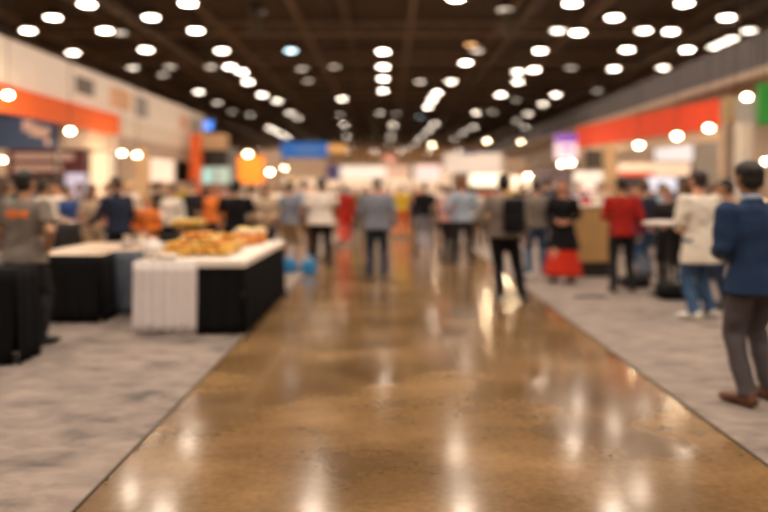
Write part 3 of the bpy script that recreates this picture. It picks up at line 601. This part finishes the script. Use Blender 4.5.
# --- food and tableware on the food table
ZT = TH+.0215
def put(name, label, cat, mb, m, loc, group=None, smooth=True, rz=0):
    o = mb.build(name, m, None, loc, smooth); o.rotation_euler = (0, 0, rz); return tag(o, label, cat, group)
tray_m = mat('dull_silver_tray', (.5, .42, .32), .35, metal=.6)
pastry = [mat('golden_crust', (.90, .44, .07), .55, var=.35, scale=25, bump=.2), mat('pale_crust', (.92, .60, .20), .55, var=.3, scale=25, bump=.2), mat('dark_crust', (.72, .28, .04), .5, var=.35, scale=25, bump=.2)]
tr = thing('serving_tray', 'silver serving tray under the pile of golden pastries', 'tray', (-2.25, 8.98, ZT))
MB().span((-.42, -.42, 0), (.42, .42, .012), .004).build('tray_base', tray_m, tr)
mb = MB()
for a_, b_ in (((-.43, -.43, .0), (.43, -.41, .03)), ((-.43, .41, 0), (.43, .43, .03)), ((-.43, -.41, 0), (-.41, .41, .03)), ((.41, -.41, 0), (.43, .41, .03))): mb.span(a_, b_)
mb.build('tray_rim', tray_m, tr)
def pastry_mesh():
    mb = MB(); pts = []; rr = []
    for i in range(9):
        a_ = (i-4)/4; pts.append((a_*.065, -.028*a_*a_, .027)); rr.append(.012+.016*(1-a_*a_)+(.002 if i % 2 else 0))
    mb.tube(pts, rr, 12); return mb.mesh('croissant', True)
pm = pastry_mesh(); n = 0
layers = [(0, .36, 6), (.05, .31, 6), (.10, .25, 5), (.15, .17, 4), (.20, .10, 3)]
for z, r, k in layers:
    for i in range(k):
        for j in range(k):
            u = (i/(k-1)-.5)*2*r + random.uniform(-.01, .01); v = (j/(k-1)-.5)*2*r+random.uniform(-.01, .01)
            o = link('croissant', pm, pastry[(i*3+j*2+n) % 3], None, (-2.25+u, 8.98+v, ZT+.017+z)); o.rotation_euler = (random.uniform(-.15, .15), random.uniform(-.15, .15), random.uniform(0, 6)); n += 1
            tag(o, 'golden croissant in the big pile at the front of the food table', 'pastry', 'croissants piled on the silver tray')
# second heap further back, muffins on a board
bd = put('serving_board', 'wooden board of muffins behind the croissants', 'board', MB().span((-.3, -.3, 0), (.3, .3, .02), .006), beige_top, (-2.2, 9.85, ZT), smooth=False)
mm = MB().lathe([(.022, 0), (.032, .045), (.042, .05), (.044, .062), (.036, .082), (.015, .092)], seg=14).mesh('muffin', True)
for z, r, k in ((0, .25, 5), (.09, .15, 3)):
    for i in range(k):
        for j in range(k):
            o = link('muffin', mm, pastry[(i+j) % 3], None, (-2.2+(i/(k-1)-.5)*2*r, 9.85+(j/(k-1)-.5)*2*r, ZT+.021+z)); tag(o, 'golden muffin heaped on the wooden board of the food table', 'muffin', 'muffins on the wooden board')
bucket_m = mat('orange_paper_bucket', (.72, .28, .06), .6); bucket_w = mat('white_paper_cup', (.78, .66, .55), .6)
for i, (x, y, lb) in enumerate(((-1.93, 10.45, 'orange paper bucket with white rim, nearest of the three'), (-1.83, 10.72, 'orange paper bucket with white rim by the aisle corner'), (-2.08, 10.72, 'orange paper bucket with white rim beside the muffins'))):
    t = thing('paper_bucket', lb, 'bucket', (x, y, ZT), 0, 'paper buckets at the far end of the food table')
    MB().lathe([(.075, 0), (.10, .17), (.092, .17), (.07, .01)]).build('bucket_wall', bucket_m, t, smooth=True)
    MB().lathe([(.10, .17), (.105, .175), (.105, .205), (.09, .205)]).build('rim', bucket_w, t, smooth=True)
    MB().ell((0, 0, .19), (.09, .09, .05)) ; m_ = MB(); m_.ell((0, 0, .19), (.09, .09, .05)); m_.build('snack_heap', pastry[1], t, smooth=True)
ceramic = mat('white_ceramic', (.80, .72, .66), .25, var=.03)
t = thing('ceramic_jar', 'round white ceramic jar left of the croissants', 'jar', (-2.64, 8.42, ZT))
MB().lathe([(.06, 0), (.10, .04), (.115, .10), (.10, .16), (.07, .19), (.06, .19), (.06, .18)]).build('jar_body', ceramic, t, smooth=True)
MB().lathe([(.07, .19), (.066, .205), (.03, .22), (.012, .225), (.018, .24), (.01, .25)]).build('lid', ceramic, t, smooth=True)
pm2 = MB().lathe([(.05, 0), (.09, .008), (.105, .016), (.10, .018), (.05, .006)]).mesh('plate', True)
for i in range(7):
    o = link('plate', pm2, ceramic, None, (-3.42, 9.85, .81+i*.012)); tag(o, 'white plate in the stack on the dark blue skirted table', 'plate', 'stacked white plates')
def napkin(seed):
    mb = MB(); vs = mb.ell((0, 0, .035), (.11, .09, .035), 18)
    for v in vs: v.co += Vector((noise.noise(v.co*14+Vector((seed, 0, 0))), noise.noise(v.co*14+Vector((0, seed, 0))), .6*abs(noise.noise(v.co*14+Vector((0, 0, seed))))))*.035
    return mb
for i, (x, y, lb) in enumerate(((-3.36, 10.2, 'crumpled white napkin at the edge of the dark blue skirted table'), (-2.42, 8.31, 'crumpled white napkin at the front left corner of the food table'), (-2.69, 9.4, 'crumpled white napkin behind the ceramic jar'))):
    put('napkin', lb, 'napkin', napkin(i*9.1), white_top, (x, y, (.81 if i == 0 else ZT)))
for i, (x, y) in enumerate(((-3.5, 10.55), (-3.5, 10.8), (-3.7, 10.65))):
    put('paper_cup', ('white paper cup nearest on the dark blue skirted table', 'white paper cup furthest on the dark blue skirted table', 'white paper cup left of the other two on the dark blue skirted table')[i], 'cup',
        MB().lathe([(.035, 0), (.048, .12), (.05, .125), (.044, .12), (.03, .005)], seg=16), bucket_w, (x, y, .81), 'paper cups on the dark blue skirted table')
t = thing('tray_stand', 'raised yellow tray of snacks behind the food table', 'tray', (-3.35, 12.6, .81))
MB().span((-.26, -.14, .14), (.26, .14, .24), .02).build('tray', mat('yellow_tray', (.72, .40, .07), .5), t)
for s in (-1, 1): MB().span((s*.2-.02, -.1, 0), (s*.2+.02, .1, .14)).build('leg', black, t)
mb = MB()
for i in range(9):
    for j in range(4): mb.ell((-.22+i*.055, -.1+j*.065, .25), (.032, .032, .024), 8)
mb.build('snacks', pastry[1], t, smooth=True)['kind'] = 'stuff'
put('flyer', 'flat cream leaflet on the pale-topped table', 'leaflet', MB().span((-.15, -.1, 0), (.15, .1, .004)), white_top, (-3.85, 9.07, .81), smooth=False, rz=.4)
put('flyer', 'small white leaflet on the table with the dark blue skirt', 'leaflet', MB().span((-.1, -.14, 0), (.1, .14, .004)), white_c, (-3.62, 10.3, .81), smooth=False, rz=-.3)
# blue bags
for i, (px, y, lb) in enumerate(((289, 14.2, 'bright blue bag on the floor, left one by the khaki shorts'), (309, 14.0, 'bright blue bag on the floor, right one by the white t-shirt'))):
    bm_ = mat('bright_blue_bag', (.02, .24, .55), .6)
    x = PX(px, y); t = thing('carrier_bag', lb, 'bag', (x, y, .0 if x > -1.56 else .009))
    MB().box((0, 0, .12), (.27, .16, .24), 0, .02).build('bag_body', bm_, t, smooth=True)
    for s in (-1, 1): MB().tube([(-.07, s*.05, .235), (-.06, s*.05, .33), (.06, s*.05, .33), (.07, s*.05, .235)], [.008]*4, 6).build('handle', bm_, t)

# ------------------------------------------------------------------ right hand furniture
oak = mat('tan_wood_counter', (.52, .31, .12), .5, var=.15, scale=3)
t = thing('counter', 'tall tan wooden counter on a black plinth behind the red skirt', 'counter', (3.66, 13.75, .009))
MB().span((-.42, -.3, 0), (.42, .3, .26)).build('plinth', black, t); MB().span((-.45, -.34, .26), (.45, .34, 1.24), .01).build('cabinet_body', oak, t); MB().span((-.48, -.37, 1.24), (.48, .37, 1.29), .01).build('countertop', white_top, t)
for i, (x, y, h) in enumerate(((3.42, 13.6, .16), (3.62, 13.7, .11), (3.86, 13.6, .2))):
    put('carton', ('small white carton at the left of the tan counter', 'low red carton in the middle of the tan counter', 'tall cream carton at the right of the tan counter')[i], 'carton', MB().span((-.07, -.06, 0), (.07, .06, h), .005),
        (white_c, mat('red_carton', (.6, .05, .03), .5), white_top)[i], (x, y, 1.30), smooth=False)
t = thing('high_table', 'white-topped high table between the red shirt and the cream sweater', 'table', (4.2, 11.25, .009))
MB().lathe([(.36, 1.04), (.38, 1.05), (.38, 1.075), (.36, 1.085)], seg=40).build('tabletop', white_top, t, smooth=False)
MB().tube([(0, 0, .03), (0, 0, 1.04)], [.035, .035], 14).build('pole', black, t); MB().lathe([(.30, 0), (.30, .012), (.05, .035)], seg=32).build('base', black, t)
for i, (x, y, r_) in enumerate(((4.1, 11.1, .3), (4.3, 11.2, -.2), (4.17, 11.4, .9))):
    put('leaflet', ('white leaflet nearest on the high table', 'white leaflet at the right of the high table', 'white leaflet furthest on the high table')[i], 'leaflet', MB().span((-.1, -.14, 0), (.1, .14, .004)), white_c, (x, y, 1.0945+i*.0045), smooth=False, rz=r_)
put('duffel_bag', 'black soft bag on the carpet under the high table', 'bag', (lambda m: (m.box((0, 0, .11), (.7, .32, .22), 0, .07), m.tube([(-.15, 0, .21), (-.1, 0, .3), (.1, 0, .3), (.15, 0, .21)], [.012]*4, 8))[1])(MB()), cloth('black'), (4.2, 10.75, .009))
put('duffel_bag', 'black soft bag on the carpet beside the red shirt man', 'bag', (lambda m: (m.box((0, 0, .09), (.45, .3, .18), 0, .06), m.tube([(-.1, 0, .17), (-.07, 0, .24), (.07, 0, .24), (.1, 0, .17)], [.012]*4, 8))[1])(MB()), cloth('charcoal'), (3.95, 12.0, .009), rz=.3)
put('shadow_mark', 'flat dark slab standing in for a shadow on the right carpet', 'shadow mark', MB().box((0, 0, .01), (.45, .14, .018), 0, .006), black, (2.95, 10.95, .010), smooth=False)  # thin dark slab laid down as a shadow mark on the carpet
put('carrier_bag', 'grey-white bag hanging before the legs of the bending visitor', 'bag', (lambda m: (m.box((0, 0, .2), (.28, .12, .38), 0, .03), m.tube([(-.07, 0, .38), (-.05, 0, .5), (.05, 0, .5), (.07, 0, .38)], [.009]*4, 8))[1])(MB()), cloth('light grey'), (4.6, 11.55, .009))

# ------------------------------------------------------------------ booths: panels, banners, signs
def board(px0, py0, px1, py1, Y, name, label, cat, m, posts=True, th=.08, frame=None, hang=False, extra=None):
    a = P(px0, py1, Y); b_ = P(px1, py0, Y); cx = (a.x+b_.x)/2; w_ = b_.x-a.x; g = .009 if (-12.5 < cx < -1.56 and Y < 26) or (2.19 < cx < 9 and Y < 30) else 0
    t = thing(name, label, cat, (cx, Y, g))
    z0, z1 = max(a.z, .02)-g, b_.z-g
    MB().span((-w_/2, -th/2, z0), (w_/2, th/2, z1), .008).build('panel', m, t)
    pm_ = frame or black
    if hang:
        for s in (-1, 1): MB().tube([(s*w_*.4, 0, z1), (s*w_*.4, 0, DECK-g)], [.012]*2, 6).build('cable', black, t)
    elif posts:
        for s in (-1, 1): MB().span((s*w_*.48-.03, th/2, 0), (s*w_*.48+.03, th/2+.06, z1)).build('post', pm_, t)
    if extra:
        for (u0, v0, u1, v1, mm_, nm) in extra:      # fractions of the board
            MB().span((-w_/2+u0*w_, -th/2-.012, z1-(z1-z0)*v1), (-w_/2+u1*w_, -th/2+.0, z1-(z1-z0)*v0)).build(nm, mm_, t)
    return t
def lit(name, c, s): return mat('lit_'+name, tuple(x*.8 for x in c), .6, emit=c, estr=s)  # own glow added to panels, walls and banners so the booths look bright
orange = mat('orange_vinyl', (.80, .13, .02), .6); redv = mat('red_orange_vinyl', (.82, .07, .02), .6)
whitev = mat('white_vinyl', (.86, .78, .72), .6); creamw = mat('cream_panel', (.62, .46, .34), .7); tanv = mat('tan_panel', (.55, .36, .2), .7)
greyp = mat('grey_panel', (.33, .31, .29), .6); bluev = mat('blue_vinyl', (.045, .075, .16), .6)
pinkw = mat('pale_pink_lettering', (.75, .52, .45), .6); maroonv = mat('maroon_vinyl', (.13, .03, .035), .6); smoke = mat('smoky_print', (.18, .15, .14), .7); peach = mat('peach_print', (.75, .45, .28), .7)

# left run of booths: long white header over the orange band, parallel to the aisle at x=-7.4
t = thing('booth_header', 'long white banner header running back over the left booths', 'banner', (-7.4, 21, .009))
MB().span((-.06, -9, 3.55), (.06, 9, 4.49), .01).build('panel', whitev, t)
MB().span((-.055, -4.0, 2.55), (.05, 8.9, 3.02)).build('lower_band', mat('beige_header', (.5, .38, .3), .7), t); MB().span((-.055, -.8, 3.02), (.055, 8.9, 3.55)).build('lower_panel', mat('cream_header', (.78, .68, .58), .7), t)
for y0, y1, z0, z1, m_ in ((-3.4, -2.3, 3.85, 4.25, smoke), (-1.2, .4, 3.75, 4.3, peach), (.8, 1.9, 3.7, 4.3, greyp), (5.5, 6.6, 3.7, 4.2, peach), (7, 8.2, 3.5, 4.2, greyp)):
    MB().span((.06, y0, z0), (.072, y1, z1)).build('printed_patch', m_, t)
for y in (-.8, 8.9): MB().span((-.1, y-.06, 0), (-.06+.05, y+.06, 4.45)).build('post', whitev, t)
tag(MB().span((-12.8, 12, 0), (-12.6, 31, 3.5)).build('wall_booth', creamw), kind='structure')
t = thing('booth_fascia', 'orange-red fascia under the white banner header on the left', 'fascia', (-7.27, 16, .009))
MB().span((-.05, -4, 3.02), (.05, 4.2, 3.54), .01).build('panel', orange, t)
for y in (-3.9, 4.1): MB().span((-.12, y-.05, 0), (-.05, y+.05, 3.5)).build('post', whitev, t)
L = P(0, 0, 16)
board(-30, 117, 57, 149, 16.9, 'sign_board', 'dark blue sign with a white scrawled mark at the left edge', 'sign', bluev, extra=[(.62, .1, .72, .45, pinkw, 'lettering'), (.70, .25, .82, .6, pinkw, 'lettering'), (.80, .35, .93, .65, pinkw, 'lettering'), (.88, .5, .93, .9, pinkw, 'lettering')])
board(8, 149, 86, 176, 18.5, 'sign_board', 'maroon sign with two rows of pale lettering on the left', 'sign', maroonv, extra=[(.08, .15, .85, .42, pinkw, 'lettering'), (.08, .55, .7, .85, pinkw, 'lettering')])
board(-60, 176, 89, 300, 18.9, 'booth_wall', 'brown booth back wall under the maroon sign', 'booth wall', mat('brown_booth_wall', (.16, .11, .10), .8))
board(66, 173, 86, 196, 18.3, 'display_screen', 'lilac-white screen on the wall under the maroon sign', 'screen', lit('lilac', (.55, .5, .62), .35))
board(91, 152, 113, 200, 20.5, 'glow_panel', 'glowing cream panel added for the lit booth interior right of the maroon sign', 'glow panel', lit('cream', (1, .72, .45), .45))  # glowing panel put in for the warm lit inside of the booth
board(118, 150, 137, 215, 23, 'booth_wall', 'cream booth wall behind the pair of globe lamps', 'booth wall', creamw)
board(149, 150, 174, 182, 26, 'glow_panel', 'added glowing peach panel left of the orange pillar', 'glow panel', lit('peach', (1, .74, .56), .4))  # glow added here so the cream booth area looks brightly lit
board(149, 182, 190, 215, 26.2, 'booth_wall', 'pale grey booth wall under the glowing peach panel', 'booth wall', creamw)
def pillar(px, w_, Y, z1, label, m):
    x = PX(px, Y); mb = MB().span((-w_/2, -w_/2, .012), (w_/2, w_/2, z1), .01); t = thing('pillar', label, 'pillar', (x, Y, .009 if Y < 26 and x < 0 or (x > 2.19 and Y < 30) else 0))
    mb.build('shaft', m, t); MB().span((-w_/2-.04, -w_/2-.04, 0), (w_/2+.04, w_/2+.04, .08)).build('base', black, t)
pillar(143, .3, 21, 2.7, 'tan post between the cream walls on the left', tanv)
pillar(196, .36, 27, 3.55, 'bright orange pillar at the end of the white banner', orange)
board(203, 134, 228, 150, 28, 'sign_board', 'tan header sign right of the orange pillar', 'sign', tanv)
board(202, 150, 228, 166, 27.8, 'display_screen', 'dark screen under the tan header sign', 'screen', mat('dark_screen', (.02, .018, .02), .3))
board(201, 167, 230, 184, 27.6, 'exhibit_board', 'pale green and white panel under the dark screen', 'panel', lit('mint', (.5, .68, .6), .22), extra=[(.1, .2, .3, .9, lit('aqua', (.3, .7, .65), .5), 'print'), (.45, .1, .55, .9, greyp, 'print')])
board(200, 118, 216, 133, 30.6, 'hanging_sign', 'small dark blue hanging sign above the tan header', 'sign', mat('deep_blue', (.01, .02, .06), .4), hang=True, extra=[(.25, .2, .75, .8, lit('blue_disc', (.08, .25, .9), .9), 'logo')])
board(229, 148, 237, 200, 29, 'exhibit_board', 'narrow pale panel left of the orange-yellow wall', 'panel', greyp)
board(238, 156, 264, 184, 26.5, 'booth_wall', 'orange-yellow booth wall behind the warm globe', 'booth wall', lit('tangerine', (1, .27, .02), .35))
board(264, 150, 283, 200, 31, 'booth_wall', 'pale booth wall right of the orange-yellow wall', 'booth wall', creamw)
board(281, 142, 328, 158, 30, 'hanging_sign', 'bright blue hanging sign left of the aisle', 'sign', mat('royal_blue_sign', (.015, .19, .80), .5), hang=True, extra=[(.3, .3, .85, .65, mat('pale_blue_print', (.10, .27, .72), .5), 'lettering')])
board(328, 144, 346, 153, 33, 'hanging_sign', 'small amber hanging sign right of the blue one', 'sign', lit('amber', (.75, .38, .12), .3), hang=True)
board(286, 158, 326, 178, 36, 'booth_wall', 'pale booth wall under the blue hanging sign', 'booth wall', creamw)
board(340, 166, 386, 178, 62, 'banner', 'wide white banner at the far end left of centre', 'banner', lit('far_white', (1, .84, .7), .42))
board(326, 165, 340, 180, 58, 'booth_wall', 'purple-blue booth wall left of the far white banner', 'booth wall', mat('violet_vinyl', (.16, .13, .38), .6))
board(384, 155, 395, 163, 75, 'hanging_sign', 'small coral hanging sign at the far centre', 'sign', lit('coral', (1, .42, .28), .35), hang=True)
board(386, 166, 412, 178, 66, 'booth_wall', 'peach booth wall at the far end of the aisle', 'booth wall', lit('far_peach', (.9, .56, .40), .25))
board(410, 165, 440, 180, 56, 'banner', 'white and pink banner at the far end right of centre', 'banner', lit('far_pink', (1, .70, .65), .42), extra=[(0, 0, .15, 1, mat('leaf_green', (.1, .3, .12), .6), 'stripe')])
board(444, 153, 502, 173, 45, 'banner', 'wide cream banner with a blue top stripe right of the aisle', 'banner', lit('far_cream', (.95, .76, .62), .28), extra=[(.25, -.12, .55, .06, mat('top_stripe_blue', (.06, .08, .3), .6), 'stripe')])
board(470, 174, 505, 186, 40, 'glow_panel', 'glowing cream panel under the wide cream banner', 'glow panel', lit('glow', (1, .82, .58), 1.0))
board(502, 158, 525, 180, 42, 'booth_wall', 'peach booth wall right of the wide cream banner', 'booth wall', creamw)
board(522, 172, 556, 170, 33, 'booth_fascia', 'orange fascia left of the purple and white sign', 'fascia', orange)
board(506, 176, 530, 190, 38, 'glow_panel', 'warm glowing panel under the far orange fascia', 'glow panel', lit('glow2', (1, .75, .5), .9))
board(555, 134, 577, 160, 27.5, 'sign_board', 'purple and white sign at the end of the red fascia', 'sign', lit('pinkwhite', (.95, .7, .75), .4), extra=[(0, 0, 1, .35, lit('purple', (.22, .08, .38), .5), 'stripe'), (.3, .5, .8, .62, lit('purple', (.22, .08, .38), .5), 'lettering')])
board(530, 168, 575, 215, 32, 'booth_wall', 'mauve booth wall beneath the purple and white sign', 'booth wall', mat('mauve_wall', (.22, .17, .2), .7))
# red fascia on the right
A = Vector((7.96, 18.1, 0)); B = Vector((6.72, 26.5, 0)); d = B-A; ang = math.atan2(d.y, d.x)
t = thing('booth_fascia', 'long red-orange fascia over the right booths', 'fascia', (A+d/2)+Vector((0, 0, .009)), ang)
MB().span((-d.length/2, -.06, 3.03), (d.length/2, .06, 3.74), .01).build('panel', redv, t)
MB().span((-d.length/2, -.1, 2.72), (d.length/2, -.02, 3.03)).build('lower_rail', creamw, t)
for s in (-.495, .0, .495): MB().span((s*d.length-.05, -.16, 0), (s*d.length+.05, -.1, 3.7)).build('post', creamw, t)
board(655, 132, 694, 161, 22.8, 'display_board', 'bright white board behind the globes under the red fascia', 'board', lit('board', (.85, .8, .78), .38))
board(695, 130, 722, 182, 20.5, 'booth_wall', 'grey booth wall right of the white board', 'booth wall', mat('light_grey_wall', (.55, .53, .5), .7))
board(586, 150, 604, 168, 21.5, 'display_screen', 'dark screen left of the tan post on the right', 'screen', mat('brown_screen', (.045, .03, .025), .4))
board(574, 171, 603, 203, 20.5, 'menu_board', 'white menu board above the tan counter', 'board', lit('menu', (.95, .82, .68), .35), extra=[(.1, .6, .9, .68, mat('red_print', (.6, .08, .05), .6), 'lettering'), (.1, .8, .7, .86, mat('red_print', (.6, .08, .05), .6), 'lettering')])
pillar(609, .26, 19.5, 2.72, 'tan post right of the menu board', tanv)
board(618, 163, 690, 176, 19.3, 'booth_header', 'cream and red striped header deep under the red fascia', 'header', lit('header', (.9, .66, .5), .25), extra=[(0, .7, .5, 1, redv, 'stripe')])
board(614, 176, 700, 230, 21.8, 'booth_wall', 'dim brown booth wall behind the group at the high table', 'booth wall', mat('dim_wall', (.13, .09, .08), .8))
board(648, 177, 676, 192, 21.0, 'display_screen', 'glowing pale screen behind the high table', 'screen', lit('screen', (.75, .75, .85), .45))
pillar(744, .29, 17.5, 3.1, 'white-grey post behind the blue blazer', mat('white_grey_post', (.5, .46, .43), .6))
board(722, 96, 735, 124, 18.5, 'hanging_banner', 'yellowish hanging banner right of the red fascia', 'banner', mat('mustard_vinyl', (.50, .38, .20), .6), hang=True)
board(736, 97, 756, 125, 18.3, 'hanging_banner', 'lilac-grey hanging banner behind the bright globe at right', 'banner', mat('lilac_vinyl', (.48, .45, .47), .6), hang=True)
board(758, 83, 790, 125, 17.9, 'hanging_banner', 'green hanging banner at the right edge', 'banner', mat('green_vinyl', (.03, .36, .06), .6), hang=True)
board(716, 130, 790, 200, 21, 'glass_wall', 'grey-green booth wall behind the white-grey post', 'booth wall', mat('grey_green_wall', (.20, .22, .20), .5), extra=[(0, .2, 1, .3, mat('aqua_stripe', (.28, .42, .40), .5), 'stripe')])

# ------------------------------------------------------------------ warm globe lamps of the booths
gm = mat('warm_globe_glass', (.9, .8, .7), .3, emit=(1, .74, .44), estr=GLOBE)
gmesh = {}
def globe(px, py, Y, r, label, stretch=1):
    r *= .48; key = (r, stretch)
    if key not in gmesh: m_ = MB(); m_.ell((0, 0, 0), (r*stretch, r, r*.85), 20); gmesh[key] = m_.mesh('bulb', True)
    p = P(px, py, Y); t = thing('globe_lamp', label, 'lamp', p, 0, 'warm globe lamps of the booths')
    link('bulb', gmesh[key], gm, t)
    ld = bpy.data.lights.new('globe_light', 'POINT'); ld.energy = GLOBE_W; ld.color = (1, .72, .44); ld.shadow_soft_size = .04
    lo = bpy.data.objects.new('globe_light', ld); COL.objects.link(lo); lo.parent = t; lo.location = (0, 0, -r*.85-.06)
    MB().lathe([(r*.4, r*.78), (r*.45, r*1.1), (r*.2, r*1.4)], seg=14).build('socket', black, t); MB().tube([(0, 0, r*1.3), (0, 0, DECK-p.z)], [.008]*2, 5).build('cable', black, t)
for a_ in [(8, 95, 13.5, .15, 'warm globe lamp at the left edge below the white banner'), (70, 131, 14.5, .14, 'warm globe lamp beside the dark blue sign'), (122, 153, 19, .13, 'left one of the pair of globe lamps by the cream wall'),
           (137, 155, 19, .13, 'right one of the pair of globe lamps by the cream wall'), (248, 154, 25, .18, 'warm globe lamp over the orange-yellow wall'), (270, 172, 24, .16, 'warm globe lamp right of the orange-yellow wall'),
           (487, 141, 30, .12, 'single warm globe lamp hanging right of the aisle'), (432, 145, 34, .12, 'faint warm globe lamp near the far centre'), (521, 142, 30, .1, 'small globe lamp left of the far orange fascia'),
           (562, 164, 24, .16, 'left globe lamp under the purple and white sign'), (571, 163, 24, .16, 'right globe lamp under the purple and white sign'), (639, 145, 17.6, .16, 'globe lamp under the middle of the red fascia'),
           (677, 136, 16.8, .17, 'globe lamp in front of the white board'), (709, 128, 16.2, .17, 'globe lamp at the near end of the red fascia'), (747, 97, 15.5, .16, 'globe lamp in front of the lilac-grey banner'),
           (766, 161, 14.5, .12, 'globe lamp at the right edge above the blue blazer'), (507, 181, 30, .14, 'globe lamp behind the head of the striding man'), (528, 176, 28, .15, 'globe lamp above the grey shirt'),
           (2, 160, 15.5, .12, 'dim globe lamp at the left edge below the blue sign'), (284, 168, 33, .14, 'globe lamp beneath the blue hanging sign')]:
    globe(*a_)

bpy.data.scenes.remove(TMP)
